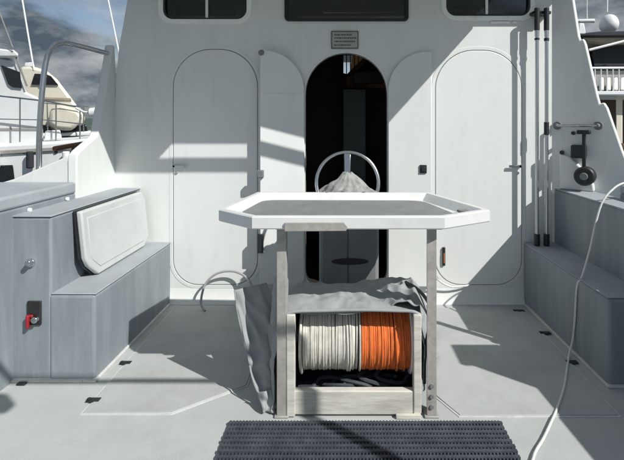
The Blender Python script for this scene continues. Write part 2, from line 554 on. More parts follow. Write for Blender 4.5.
# small fittings on the wall
bm = bmesh.new()
px, pz = X(443.5, BY), Z(256, BY)
box(bm, px - 0.012, px + 0.012, BY - 0.022, BY - 0.004, pz - 0.08, pz + 0.08)
f_ = finish('wall_socket', bm, M['black'], cab, bevel=0.004)
BOX('socket_insert', px - 0.006, px + 0.006, BY - 0.028, BY - 0.0215, pz - 0.055, pz + 0.03, M['orangeplastic'], f_, 0.002)
# vents above the right door
bm = bmesh.new()
box(bm, X(490, BY), X(509, BY), BY - 0.016, BY - 0.002, Z(23.8, BY), Z(21.6, BY))
box(bm, X(512, BY), X(517, BY), BY - 0.016, BY - 0.002, Z(23.8, BY), Z(21.6, BY))
finish('rain_trim', bm, M['frame'], cab, bevel=0.002)
# roof with a shallow eave, and the flybridge overhang with its hand slot
BOX('roof', BX - 2.02, BX + 1.98, 3.62, 9.0, 2.80, 2.90, M['gel'], cab, 0.03, 3)
def flat_plate(name, outer, holes, z0, z1, m, parent):
    def xf(co):
        return Vector((co[0], co[2], z0 + (co[1])))
    return PLATE(name, outer, holes, 0.0, z1 - z0, m, parent, xf=xf)
flat_plate('flybridge_overhang', [(-1.98, 2.71), (1.50, 2.71), (1.50, 3.622), (-1.98, 3.622)],
           [[(-0.22, 2.784), (1.35, 2.784), (1.35, 2.890), (-0.22, 2.890)]], 2.801, 2.831, M['gel'], cab)
# cabin sides and saloon interior
for sx in (XL, XR):
    s = -1 if sx < 0 else 1
    BOX('cabin_side', sx - 0.03, sx + 0.03, BY + 0.061, 8.9, 0.0, 2.80, M['gel'], cab, 0)
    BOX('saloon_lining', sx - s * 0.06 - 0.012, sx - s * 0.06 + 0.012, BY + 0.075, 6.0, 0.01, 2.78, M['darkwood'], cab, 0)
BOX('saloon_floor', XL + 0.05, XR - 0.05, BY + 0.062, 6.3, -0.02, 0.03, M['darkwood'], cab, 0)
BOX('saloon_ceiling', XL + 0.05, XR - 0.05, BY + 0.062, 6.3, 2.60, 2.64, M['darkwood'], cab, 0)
FY = 6.0
def FX(px): return X(px, FY)
def FZ(py): return Z(py, FY)
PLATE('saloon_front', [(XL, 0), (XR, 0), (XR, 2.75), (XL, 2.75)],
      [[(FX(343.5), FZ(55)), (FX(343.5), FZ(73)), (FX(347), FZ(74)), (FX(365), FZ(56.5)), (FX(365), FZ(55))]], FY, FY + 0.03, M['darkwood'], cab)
# curtain rod slats in that front window
bm = bmesh.new()
for k in range(4):
    x = FX(346 + k * 4.0)
    box(bm, x, x + 0.014, FY + 0.05, FY + 0.06, FZ(76), FZ(53))
finish('curtain_slats', bm, M['tan'], cab)
tm = bpy.data.materials.new('sheer_curtain'); tm.use_nodes = True
tt = tm.node_tree
tb_ = tt.nodes.new('ShaderNodeBsdfTranslucent'); tb_.inputs[0].default_value = (0.90, 0.60, 0.42, 1)
tt.links.new(tb_.outputs[0], tt.nodes['Material Output'].inputs[0])
PRISM('curtain', PXZ([(349, 76), (353, 52), (368, 52), (368, 76)], FY + 0.07), (0, 0.004, 0), tm, cab)
PRISM('cabin_beam', PXZ([(346, 76), (366, 56), (371, 56), (349, 79)], FY - 0.08), (0, 0.07, 0), M['varnish'], cab, 0.004)
BOX('saloon_shelf', X(346, 5.6), X(392, 5.6), 5.6, 5.95, Z(88, 5.6), Z(76, 5.6), M['varnish'], cab, 0.01)
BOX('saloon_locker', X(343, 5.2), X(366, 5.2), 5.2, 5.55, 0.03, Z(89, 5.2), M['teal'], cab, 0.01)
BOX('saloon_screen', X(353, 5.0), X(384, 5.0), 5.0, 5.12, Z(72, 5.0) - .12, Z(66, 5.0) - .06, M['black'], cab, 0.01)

# splayed side panels either side of the wall
def splay(sgn, poly, th=0.07):
    cx = XR if sgn > 0 else -1.985
    def xf(co):
        s, w, z = co
        if sgn < 0:
            return Vector((cx - w, BY - s, z))
        return Vector((cx + sgn * (0.78 * s + 0.63 * w), BY - 0.63 * s + 0.78 * w, z))
    return PLATE('side_panel', poly, [], 0.0, th, M['gel'], cab, bevel=0.010, seg=3, xf=xf), xf
def notch(c, base):
    return c
right_poly = [(-0.02, 0.95), (0.62, 0.95), (0.60, 1.12), (0.522, 1.35), (0.42, 1.69), (0.395, 1.735), (0.365, 1.725), (0.352, 1.78),
              (0.262, 2.23), (0.245, 2.275), (0.222, 2.265), (0.212, 2.30), (0.168, 2.62), (0.14, 2.80), (-0.02, 2.80)]
left_poly = [(-0.02, 0.95), (0.562, 0.95), (0.565, 1.28), (0.555, 1.326), (0.52, 1.355), (0.32, 1.445), (0.285, 1.46), (0.262, 1.50), (0.225, 1.63),
             (0.155, 1.81), (0.06, 2.15), (0.047, 2.22), (0.032, 2.245), (0.005, 2.23), (-0.004, 2.16), (-0.02, 1.9)]
spr, XFR = splay(1, right_poly)
spl, XFL = splay(-1, left_poly)

# ------------------------------------------------------------------ bench lockers
def bench(sgn, label):
    c = BX
    def bx(a, b): return (min(c + sgn * a, c + sgn * b), max(c + sgn * a, c + sgn * b))
    yend = 2.72 if sgn < 0 else 2.66
    t = thing('bench_locker', label, 'bench', (c + sgn * 1.7, 3.2, 0), 'moulded bench lockers along the cockpit sides')
    a, b = bx(1.535, 1.815)
    BOX('step', a, b, yend, BY - 0.002, 0.001, 0.522, M['grey'], t, 0.02, 4)
    BOX('step_tread', a - (0.004 if sgn > 0 else -0.012), b - (0.012 if sgn > 0 else -0.004), yend - 0.004 + 0.008, BY - 0.004, 0.5225, 0.530, M['greytop'], t, 0.004)
    a, b = bx(1.8, 2.1)
    BOX('seat_back', a, b, yend + 0.003, BY - 0.003, 0.001, 0.992, M['grey'], t, 0.016, 3)
    a, b = bx(1.797, 2.035)
    BOX('ledge', a, b, yend - 0.003, BY - 0.005, 0.9925, 1.003, M['greytop'], t, 0.004)
    # white skirting where the locker meets the deck
    a, b = bx(1.522, 1.6)
    BOX('skirting', min(a, b) , max(a, b), yend - 0.016, BY - 0.05, 0.0005, 0.016, M['pale_edge'], t, 0.003)
    a, b = bx(1.6005, 2.1)
    BOX('skirting', a, b, yend - 0.016, yend + 0.02, 0.0005, 0.016, M['pale_edge'], t, 0.003)
    return t
bl = bench(-1, 'blue-grey moulded bench and step in sun, with white panel against it')
br = bench(1, 'dark shaded bench and step in front of the two upright poles')
# fittings on the end of the left bench
ye = 2.722
bm = bmesh.new()
x, z = X(31, ye), Z(262, ye)
cyl_bm(bm, (x, ye, z - 0.004), (x, ye - 0.012, z - 0.004), 0.026, n=18)
cyl_bm(bm, (x + .004, ye - 0.012, z + 0.003), (x + .008, ye - 0.045, z + 0.006), 0.016, n=14)
finish('drain_fitting', bm, M['steel'], bl, bevel=0.003)
x, z = X(35, ye), Z(313, ye)
pn = BOX('switch_panel', x - 0.042, x + 0.042, ye - 0.012, ye + 0.002, z - 0.07, z + 0.075, M['black'], bl, 0.005)
bm = bmesh.new()
box(bm, x - 0.035, x - 0.018, ye - 0.035, ye - 0.0115, z - 0.082, z - 0.005)
box(bm, x - 0.035, x + 0.0, ye - 0.024, ye - 0.0115, z - 0.02, z - 0.004)
finish('switch_key', bm, M['red'], pn, bevel=0.004)
CYL('switch_knob', (x + 0.018, ye - 0.012, z - 0.03), (x + 0.018, ye - 0.04, z - 0.03), 0.019, M['steel'], pn, n=16, bevel=0.003)
BOX('deck_drain', X(18, 2.69) , X(26.5, 2.69), 2.672, 2.698, 0.001, 0.012, M['black'], bl, 0.003)
# small hatch seam on the step side
# ------------------------------------------------------------------ bulwarks
def bulwark(sgn, label):
    c = BX
    t = thing('bulwark', label, 'bulwark', (c + sgn * 2.35, 1.5, 0), 'bulwarks along both sides of the cockpit')
    def fx(v): return c + sgn * v
    # inner liner aft of the benches, cap on top, hull side outside
    bm = bmesh.new()
    extrude_poly(bm, [(fx(2.03), 3.36, -0.02), (fx(2.03), 2.6, -0.02), (fx(2.06), 1.3, -0.02), (fx(2.06), -2.2, -0.02),
                      (fx(2.62), -2.2, -0.02), (fx(2.62), 3.36, -0.02)], (0, 0, 1.06))
    finish('liner', bm, M['grey'], t, bevel=0.012)
    bm = bmesh.new()
    extrude_poly(bm, [(fx(2.028), 3.362, 1.0401), (fx(2.028), 2.6, 1.0401), (fx(2.10), 1.3, 1.0401), (fx(2.10), -2.2, 1.0401),
                      (fx(2.66), -2.2, 1.0401), (fx(2.66), 3.362, 1.0401)], (0, 0, 0.085 if sgn < 0 else 0.06))
    finish('cap', bm, M['greytop'], t, bevel=0.018, seg=3)
    BOX('hull_side', min(fx(2.62), fx(2.68)), max(fx(2.62), fx(2.68)), -2.2, 9.0, -1.3, 1.039, M['gel'], t, 0.01)
    a, b = sorted((fx(2.06), fx(2.61)))
    BOX('side_deck', a, b, 4.05, 9.0, 0.95, 1.035, M['greytop'], t, 0.004)
    return t
bwl = bulwark(-1, 'port bulwark with wide pale grey cap running aft beside left bench')
for px_, py_, d_ in ((28.5, 210, 2.85), (63, 199, 3.24)):
    y_ = d_
    CYL('courtesy_light', (-1.994, y_, Z(py_, d_)), (-1.975, y_, Z(py_, d_)), 0.014, M['boatwhite'], bwl, n=14, bevel=0.004)
bwr = bulwark(1, 'starboard bulwark behind the dark right bench at the frame edge')
# white coaming facing aft on each side with sloping top, and the teak rail going forward
for sgn, par in ((-1, bwl), (1, bwr)):
    if sgn < 0:
        pts, yc = [(2.032, 1.0), (2.032, 1.343), (2.11, 1.312), (2.50, 1.145), (2.69, 1.09), (2.69, 0.98)], 3.364
    else:
        pts, yc = [(2.34, 1.0), (2.34, 1.26), (2.40, 1.235), (2.60, 1.14), (2.66, 1.09), (2.66, 0.98)], 3.60
    PRISM('coaming', [(BX + sgn * p[0], yc, p[1]) for p in pts], (0, 0.09, 0), M['gel'], par, 0.012, 3)
    bm = bmesh.new()
    tube_bm(bm, [(BX + sgn * 2.47, 3.80, 1.35), (BX + sgn * 2.47, 4.6, 1.40), (BX + sgn * 2.45, 6.5, 1.46), (BX + sgn * 2.2, 9, 1.55)], 0.022, 8)
    finish('teak_rail', bm, M['wood'], par, smooth=True)
    for yy in (4.05, 4.5, 5.3, 6.4, 7.8):
        CYL('rail_post', (BX + sgn * 2.45, yy, 1.03), (BX + sgn * 2.46, yy, 1.33 + (yy - 3.7) * .045), 0.018, M['wood'], par, n=8)
# stainless bow rails
def bent(name, label, sgn):
    pts = [(-2.304, 3.41, 1.20), (-2.30, 3.41, 1.5), (-2.287, 3.42, 1.80), (-2.277, 3.45, 2.04), (-2.263, 3.50, 2.145), (-2.239, 3.56, 2.197), (-2.18, 3.66, 2.203), (-2.02, 3.87, 2.165)]
    t = thing(name, label, 'rail', (pts[0][0], pts[0][1], 1.2), 'bent stainless side rails')
    TUBE('tube', smooth_path(pts, 7), 0.020, M['steel'], t, 12)
    CYL('base_flange', (pts[0][0], pts[0][1], 1.175), (pts[0][0], pts[0][1], 1.20), 0.045, M['steel'], t, n=18, bevel=0.003)
    return t
bent('side_rail', 'bent stainless steel rail rising beside cabin, in front of white boats', -1)
rp = thing('rod_holder', 'steel rod holder post on the starboard bulwark beyond the frame', 'rod holder', (2.09, 2.42, 1.1))
TUBE('tube', [(2.09, 2.42, 1.09), (2.09, 2.42, 1.62)], 0.027, M['steel'], rp, 14)
CYL('base_flange', (2.09, 2.42, 1.101), (2.09, 2.42, 1.115), 0.05, M['steel'], rp, n=18, bevel=0.003)

# right bulwark: raised gear post standing beyond the frame (its shadow lies on the deck)
gp = thing('gear_locker', 'tall grey locker standing on the starboard bulwark outside the frame', 'locker', (2.35, 2.0, 1.1))
BOX('body', 2.16, 2.46, 1.80, 2.02, 1.1, 1.52, M['grey'], gp, 0.02, 3)
BOX('lid', 2.14, 2.48, 1.78, 2.04, 1.5205, 1.56, M['gel'], gp, 0.012, 3)
# gantry over the cockpit, aft of the view
ga = thing('gantry', 'tubular awning gantry standing across the aft cockpit behind the viewpoint', 'gantry', (0, 0.69, 0))
TUBE('crossbar', [(-1.95, 0.69, 2.80), (1.95, 0.69, 2.80)], 0.022, M['steel'], ga, 12)
for sx in (-1.93, 1.93):
    CYL('post', (sx, 0.69, 0.0), (sx, 0.69, 2.80), 0.032, M['steel'], ga, n=14)
fl = BOX('floodlight', 0.36, 0.56, 0.50, 0.60, 2.62, 2.78, M['black'], ga, 0.03, 3)

# ------------------------------------------------------------------ white panel resting on the left step
pd = [(2.96, 0.62), (3.06, 0.536), (3.76, 0.536), (3.86, 0.60), (3.86, 0.93), (3.80, 0.985), (2.93, 0.985), (2.93, 0.68)]
t = thing('backrest_panel', 'white chamfered panel leaning against the left bench back', 'panel', (-1.72, 3.4, 0.53))
def lean(y, z, off): return (BX - 1.795 + off + (0.985 - z) * 0.10, y, z)
bm = bmesh.new()
extrude_poly(bm, [lean(y, z, 0.018) for y, z in pd], (0.04, 0, 0.0))
finish('board', bm, M['panel'], t, bevel=0.012, seg=3)
ins = [tuple(p) for p in grow(pd, -0.05)]
bm = bmesh.new()
extrude_poly(bm, [lean(y, z, 0.055) for y, z in ins], (0.008, 0, 0))
finish('raised_face', bm, M['panel'], t, bevel=0.004)
bm = bmesh.new()
extrude_poly(bm, [lean(y, z, 0.004) for y, z in grow(pd, 0.004)], (0.0135, 0, 0))
finish('rubber_seal', bm, M['black'], t)

# ------------------------------------------------------------------ bait table
TZ = 1.082
tb = thing('bait_table', 'white octagonal tray table with grey well on metal legs', 'table', (0.06, 2.75, 0))
outl = [(-0.465, 2.30), (0.52, 2.30), (0.81, 2.48), (0.80, 2.53), (0.60, 3.13), (-0.60, 3.15), (-0.690, 2.55), (-0.69, 2.50)]
cen = (0.06, 2.75)
def tray():
    bm = bmesh.new()
    def ring(d, z):
        return [bm.verts.new((p[0], p[1], z)) for p in grow(outl, d)]
    L = [ring(-0.030, TZ - 0.066), ring(-0.004, TZ - 0.066), ring(0.0, TZ - 0.060), ring(0.0, TZ - 0.006), ring(-0.006, TZ), ring(-0.034, TZ), ring(-0.042, TZ - 0.006),
         ring(-0.085, TZ - 0.044)]
    for a, b in zip(L[:-1], L[1:]):
        n = len(a)
        for i in range(n):
            bm.faces.new((a[i], a[(i + 1) % n], b[(i + 1) % n], b[i]))
    bm.faces.new(L[0][::-1])
    bm.faces.new(L[-1])
    return finish('tray', bm, M['tray'], tb, smooth=True, ang=28)
tray()
# work surface: rounded outline inside the well
inner = grow(outl, -0.088)
def round_poly(pts, r, n=6):
    o = []
    N = len(pts)
    for i in range(N):
        a, b, c = Vector(pts[i - 1]), Vector(pts[i]), Vector(pts[(i + 1) % N])
        k = min(r, (a - b).length * 0.45, (c - b).length * 0.45)
        p0 = b + (a - b).normalized() * k
        p1 = b + (c - b).normalized() * k
        for j in range(n + 1):
            t_ = j / n
            o.append(tuple(p0 * (1 - t_) ** 2 + b * 2 * t_ * (1 - t_) + p1 * t_ * t_))
    return o
inr = round_poly([(-0.43, 2.385), (0.49, 2.385), (0.655, 2.50), (0.53, 3.03), (-0.54, 3.05), (-0.60, 2.55)], 0.10)
bm = bmesh.new()
extrude_poly(bm, [(p[0], p[1], TZ - 0.0436) for p in inr], (0, 0, 0.004))
finish('work_surface', bm, M['trayfloor'], tb)
bm = bmesh.new()
x, y = X(464, 2.62), 2.58
tube_bm(bm, [(x + 0.045 * math.cos(a), y + 0.03 * math.sin(a), TZ - 0.036 + .012) for a in [2 * math.pi * k / 16 for k in range(16)]], 0.007, 6, closed=True)
cyl_bm(bm, (x, y, TZ - 0.05), (x, y, TZ - 0.022), 0.04, n=16)
finish('drain', bm, M['pedestal'], tb, smooth=True)
# front ruler strip
bm = bmesh.new()
extrude_poly(bm, [(X(284.5, 2.29), 2.288, Z(231.5, 2.29)), (X(346, 2.29), 2.288, Z(231, 2.29)), (X(347.5, 2.29), 2.288, Z(227, 2.29)), (X(344, 2.29), 2.288, Z(222.5, 2.29)), (X(284.5, 2.29), 2.288, Z(223, 2.29))], (0, 0.0115, 0))
finish('measuring_strip', bm, M['galv'], tb, bevel=0.002)
for px in (327, 364):
    CYL('bolt', (X(px, 3.10), 3.118, TZ - 0.002), (X(px, 3.10), 3.118, TZ + 0.005), 0.010, M['pedestal'], tb, n=12)
# legs: flat aluminium angle
def leg(x, w, foot):
    bm = bmesh.new()
    box(bm, x - w, x + w, 2.382, 2.390, 0.012, TZ - 0.067)
    box(bm, x + w - 0.008, x + w, 2.3905, 2.445, 0.012, TZ - 0.067)
    l = finish('leg', bm, M['galv'], tb, bevel=0.002)
    BOX('foot_plate', x - w - 0.012, x + w + 0.012, 2.372, 2.45, 0.001, 0.012, M['galv'], l, 0.003)
    BOX('bracket', x - w - 0.004, x + w + 0.028, 2.376, 2.381, TZ - 0.085, TZ - 0.068, M['galv'], l, 0.001)
    for z in foot:
        CYL('bolt', (x, 2.382, z), (x, 2.373, z), 0.011, M['pedestal'], l, n=8)
leg(-0.326, 0.025, ())
leg(0.470, 0.026, (0.06, 0.115, 0.17))
bm = bmesh.new()
box(bm, -0.30, 0.44, 2.98, 3.02, TZ - 0.105, TZ - 0.067)
finish('rear_crossbar', bm, M['galv'], tb, bevel=0.003)

# ------------------------------------------------------------------ helm pedestal with wheel
hp = thing('helm_pedestal', 'charcoal helm pedestal with steel wheel standing before open doorway', 'helm', (0.045, 3.45, 0))
PY = 3.28
BOX('console', X(319, PY), X(379, PY), PY, 3.62, 0.001, 1.01, M['pedestal'], hp, 0.035, 4)
for s in (0, 1):
    a, b = ((X(322, PY), X(347.3, PY)), (X(348.7, PY), X(376, PY)))[s]
    BOX('console_door', a, b, PY - 0.010, PY + 0.002, 0.10, 0.95, M['pedestal'], hp, 0.006)
bm = bmesh.new()
n = 20
hy = PY - 0.016
ell = [(X(350, PY) + 0.135 * math.cos(2 * math.pi * k / n), Z(261, PY) + 0.024 * math.sin(2 * math.pi * k / n)) for k in range(n)]
extrude_poly(bm, XZ(ell, hy), (0, 0.008, 0))
finish('hand_slot', bm, M['black'], hp, bevel=0.002)
WC = Vector((X(347.5, 3.42), 3.42, Z(182.5, 3.42)))
wr_ = 0.235
tilt = R(-14)
def wp(a, r): return WC + Vector((r * math.cos(a), r * math.sin(a) * math.sin(-tilt) * 1.0, r * math.sin(a) * math.cos(tilt)))
wh = TUBE('wheel', [wp(2 * math.pi * k / 56, wr_) for k in range(56)], 0.0135, M['steel'], hp, 10, closed=True)
for a in (90, 210, 330):
    pa = R(a)
    bm = bmesh.new()
    side = Vector((-math.sin(pa), 0, math.cos(pa))) * 0.020
    q = [wp(pa, 0.03) + side, wp(pa, wr_) + side * 1.25, wp(pa, wr_) - side * 1.25, wp(pa, 0.03) - side]
    extrude_poly(bm, [tuple(v) for v in q], (0, 0.010, 0))
    finish('spoke', bm, M['steel'], wh, bevel=0.003)
CYL('hub', WC + Vector((0, -0.03, 0)), WC + Vector((0, 0.14, -0.02)), 0.045, M['steel'], wh, n=18, bevel=0.005)
CYL('shaft', WC + Vector((0, 0.10, -0.02)), Vector((WC.x, 3.55, 0.98)), 0.03, M['pedestal'], hp, n=14)
# canvas draped over the hub
bm = bmesh.new()
nu, nv = 90, 26
rows = []
apex = WC + Vector((0.0, -0.03, 0.075))
for j in range(nv + 1):
    v = j / nv
    row = []
    for i in range(nu):
        a = 2 * math.pi * i / nu
        fold = 1 + 0.16 * math.sin(5 * a + 1.1) * v + 0.08 * math.sin(9 * a + v * 3) * v + 0.05 * math.sin(17 * a + 5 * v)
        r = (0.030 + 0.17 * v ** 0.9) * (fold - 0.35 * abs(mnoise.noise(Vector((math.cos(a) * 1.6, math.sin(a) * 1.6, v * 2.2)))) * v + 0.05)
        z = apex.z - 0.155 * v ** 0.85 - 0.012 * math.sin(5 * a + 1.1) * v + 0.010 * math.sin(3 * a + 8 * v)
        row.append(bm.verts.new((apex.x + r * math.cos(a) * 1.1, apex.y + r * 0.5 * math.sin(a), z)))
    rows.append(row)
for j in range(nv):
    for i in range(nu):
        bm.faces.new((rows[j][i], rows[j][(i + 1) % nu], rows[j + 1][(i + 1) % nu], rows[j + 1][i]))
bm.faces.new(rows[0])
o = finish('wheel_cover', bm, M['cloth'], None, smooth=True, ang=180)
tag(o, 'white cloth with painted fold shade draped over the hub of the steering wheel', 'cover')

# ------------------------------------------------------------------ rope reel under the table
RY, RZ, RR = 2.622, 0.336, 0.180
rl = thing('rope_reel', 'cream framed rope reel under the tray table, canvas on top', 'rope reel', (0.07, 2.6, 0))
FYr = 2.385
BOX('base_board', X(292, FYr), X(421, FYr), FYr + 0.002, FYr + 0.045, 0.012, 0.138, M['cream'], rl, 0.006, 3)
BOX('base_board', X(292, FYr), X(421, FYr), 2.90, 2.94, 0.012, 0.138, M['cream'], rl, 0.006)
BOX('base_floor', X(294, FYr), X(419, FYr), FYr + 0.046, 2.899, 0.03, 0.05, M['rubber'], rl, 0.002)
BOX('upright', X(286.5, FYr), X(295, FYr), FYr - 0.006, FYr + 0.042, 0.005, 0.545, M['cream'], rl, 0.005, 3)
BOX('upright', X(413.5, FYr), X(421.5, FYr), FYr - 0.004, FYr + 0.042, 0.02, 0.545, M['cream'], rl, 0.005, 3)
for x in (-0.285, 0.405):
    BOX('side_plate', x - 0.006, x + 0.006, FYr + 0.046, 2.90, 0.05, 0.50, M['black'], rl, 0.002)
BOX('foot_block', X(396, 2.372), X(421, 2.372), 2.366, 2.384, 0.001, 0.024, M['cream'], rl, 0.003)
def disc(name, x, r, w, m):
    bm = bmesh.new()
    n = 48
    prof = [(-w, r - 0.006), (-w * 0.4, r), (w * 0.4, r), (w, r - 0.006)]
    rings = [[bm.verts.new((x + p[0], RY + p[1] * math.cos(2 * math.pi * k / n), RZ + p[1] * math.sin(2 * math.pi * k / n))) for k in range(n)] for p in prof]
    for a, b in zip(rings[:-1], rings[1:]):
        for k in range(n):
            bm.faces.new((a[k], a[(k + 1) % n], b[(k + 1) % n], b[k]))
    bm.faces.new(rings[0]); bm.faces.new(rings[-1][::-1])
    return finish(name, bm, m, rl, smooth=True)
disc('flange', -0.232, 0.208, 0.008, M['cream'])
disc('flange', 0.093, 0.196, 0.005, M['cream'])
disc('flange', 0.378, 0.208, 0.008, M['frame'])
CYL('axle', (-0.29, RY, RZ), (0.40, RY, RZ), 0.05, M['galv'], rl, n=20)
CYL('drum', (-0.225, RY, RZ), (0.37, RY, RZ), RR - 0.022, M['black'], rl, n=40)
def coil(name, x0, x1, m, label, r, tw):
    bm = bmesh.new()
    pitch = 0.0112
    x = x0 + 0.008
    rnd = random.Random(name)
    while x < x1 - 0.004:
        rad = r + rnd.uniform(-0.003, 0.003)
        k1, ph = rnd.uniform(-tw, tw), rnd.uniform(0, 6.28)
        N = 40
        pts = []
        for k in range(N):
            a = 2 * math.pi * k / N
            pts.append((min(max(x + k1 * math.sin(a + ph), x0 + 0.006), x1 - 0.006), RY + rad * math.cos(a), RZ + rad * math.sin(a)))
        tube_bm(bm, pts, 0.0069, 6, closed=True)
        x += pitch * rnd.uniform(0.85, 1.1)
    for q in range(2):     # upper turns that ride over the others
        xs = rnd.uniform(x0 + 0.03, x1 - 0.03)
        k1, ph = rnd.uniform(0.008, 0.014) * rnd.choice((-1, 1)), rnd.uniform(0, 6.28)
        N = 44
        pts = [(min(max(xs + k1 * math.sin(2 * math.pi * k / N + ph), x0 + 0.008), x1 - 0.008), RY + (r + 0.009) * math.cos(2 * math.pi * k / N), RZ + (r + 0.009) * math.sin(2 * math.pi * k / N)) for k in range(N)]
        tube_bm(bm, pts, 0.0066, 6, closed=True)
    o = finish(name, bm, m, None, smooth=True, ang=80)
    return tag(o, label, 'rope')
coil('rope_coil', -0.223, 0.087, M['rope'], 'off-white rope wound on the left half of the reel', RR, 0.004)
coil('rope_coil', 0.099, 0.369, M['orange'], 'bright orange rope wound on the right half of the reel', RR, 0.004)
# black loops standing in for the shade at the bottom of the reel box
bm = bmesh.new()
for k in range(5):
    pts = [(-0.1 + 0.10 * k + 0.10 * math.cos(a) + 0.02 * math.sin(3 * a), 2.56 + 0.06 * math.sin(a) + .01 * k, 0.065 + 0.02 * math.sin(a * 1.5 + k) + 0.012 * k) for a in [0.4 * q for q in range(16)]]
    tube_bm(bm, smooth_path(pts, 2), 0.011, 6)
tag(finish('dark_tangle', bm, M['rubber'], None, smooth=True), 'tangled black loops standing in for shade in the bottom of the reel box', 'rope')

# canvas cover over the reel
def lerp(a, b, t): return a + (b - a) * t
frontp = [(-0.372, 0.015), (-0.370, 0.12), (-0.362, 0.26), (-0.345, 0.40), (-0.315, 0.505), (-0.275, 0.548), (-0.10, 0.556), (0.10, 0.560), (0.28, 0.556), (0.385, 0.548), (0.418, 0.50), (0.428, 0.38), (0.430, 0.24), (0.430, 0.13)]
backp = [(-0.59, 0.015), (-0.60, 0.12), (-0.61, 0.26), (-0.62, 0.38), (-0.622, 0.455), (-0.585, 0.497), (-0.25, 0.515), (0.08, 0.535), (0.32, 0.545), (0.45, 0.53), (0.50, 0.48), (0.53, 0.36), (0.575, 0.22), (0.62, 0.03)]
def resample(P, n):
    Q = smooth_path([(p[0], p[1], 0) for p in P], 10)
    L = [0]
    for a, b in zip(Q[:-1], Q[1:]):
        L.append(L[-1] + (b - a).length)
    o = []
    for i in range(n):
        s = L[-1] * i / (n - 1)
        k = max(j for j in range(len(L)) if L[j] <= s + 1e-9)
        k = min(k, len(Q) - 2)
        t_ = (s - L[k]) / max(1e-9, L[k + 1] - L[k])
        o.append(Q[k].lerp(Q[k + 1], t_))
    return o
NU, NV = 200, 70
fp, bp_ = resample(frontp, NU), resample(backp, NU)

bm = bmesh.new()
grid = []
for j in range(NV):
    v = j / (NV - 1)
    row = []
    for i in range(NU):
        u = i / (NU - 1)
        x = lerp(fp[i].x, bp_[i].x, v ** 1.15)
        z = lerp(fp[i].y, bp_[i].y, v)
        y = lerp(2.402, 2.96, v)
        top = max(0, 1 - abs(u - 0.5) / 0.27)
        side = 1 - min(1, max(0, 1 - abs(u - 0.5) / 0.5) * 2.6)
        # sag between front and back and soft folds
        zz = z + 0.020 * math.sin(math.pi * v) * min(1, top * 2) - 0.018 * max(0, math.sin(6.3 * v + 4 * u)) * min(1, top)
        nzv = mnoise.noise(Vector((x * 4.5, y * 4.5, z * 4.0))) * 0.012 + (0.22 - abs(mnoise.noise(Vector((x * 6.5 + y * 3, y * 5 - x * 2, z * 5))))) * 0.030 + (0.2 - abs(mnoise.noise(Vector((x * 15 + 3, y * 13, z * 12))))) * 0.012
        edge = math.sin(math.pi * min(1, v * 1.0 + 0.08))
        zz += nzv * (0.35 + 0.65 * min(1, v * 4)) * (0.4 + top)
        s = -1 if u < 0.5 else 1
        fold = (math.sin(v * 15 + z * 5) * 0.010 + math.sin(v * 31 + 1.3 - z * 7) * 0.005) * min(1, max(0.0, (0.52 - z) * 4))
        x += s * (fold + nzv) * (1 - min(1, top * 1.2))
        if zz < 0.012: zz = 0.012
        row.append(bm.verts.new((x, y, zz)))
    grid.append(row)
# back skirt
row = []
for i in range(NU):
    c = grid[-1][i].co
    row.append(bm.verts.new((c.x * 1.01, c.y + 0.05, max(0.012, c.z * 0.5))))
grid.append(row)
row = []
for i in range(NU):
    c = grid[-1][i].co
    row.append(bm.verts.new((c.x, c.y + 0.02, 0.012)))
grid.append(row)
for j in range(len(grid) - 1):
    for i in range(NU - 1):
        bm.faces.new((grid[j][i], grid[j][i + 1], grid[j + 1][i + 1], grid[j + 1][i]))
cv = thing('canvas_cover', 'crumpled grey canvas cover draped over the rope reel', 'cover', (0, 2.65, 0))
o = finish('cloth', bm, M['canvas'], cv, smooth=True, ang=180)
so = o.modifiers.new('solid', 'SOLIDIFY'); so.thickness = 0.003; so.offset = 1
# front hem rolled edge
hem = [Vector((fp[i].x, 2.398, fp[i].y + 0.004)) for i in range(NU) if fp[i].y > 0.535]
TUBE('hem', hem, 0.009, M['canvas'], cv, 8)
# rumpled flap and black trim at the right-hand corner
trim = [(0.38, 2.72, 0.60), (0.43, 2.60, 0.602), (0.47, 2.50, 0.57), (0.482, 2.42, 0.50), (0.455, 2.42, 0.42), (0.438, 2.41, 0.30), (0.434, 2.404, 0.17)]
TUBE('trim', smooth_path(trim, 8), 0.010, M['black'], cv, 8)
bm = bmesh.new()
g2 = []
for j in range(28):
    v = j / 27
    row = []
    for i in range(44):
        u = i / 43
        x = 0.20 + 0.27 * u
        y = 2.80 - 0.34 * v - 0.06 * u
        z = 0.566 + 0.030 * math.sin(u * 3.0) + (0.35 - abs(mnoise.noise(Vector((u * 3.5 + v, v * 2.5 - u, 7.3))))) * 0.07 * (0.4 + u) + 0.006 * math.sin(v * 9 - u * 5) - 0.16 * max(0, u - 0.8) * 3 * v
        row.append(bm.verts.new((x, y, z - 0.03 * v * (1 - u))))
    g2.append(row)
for j in range(27):
    for i in range(43):
        bm.faces.new((g2[j][i], g2[j][i + 1], g2[j + 1][i + 1], g2[j + 1][i]))
o = finish('folded_flap', bm, M['canvas'], cv, smooth=True, ang=180)
so = o.modifiers.new('solid', 'SOLIDIFY'); so.thickness = 0.005
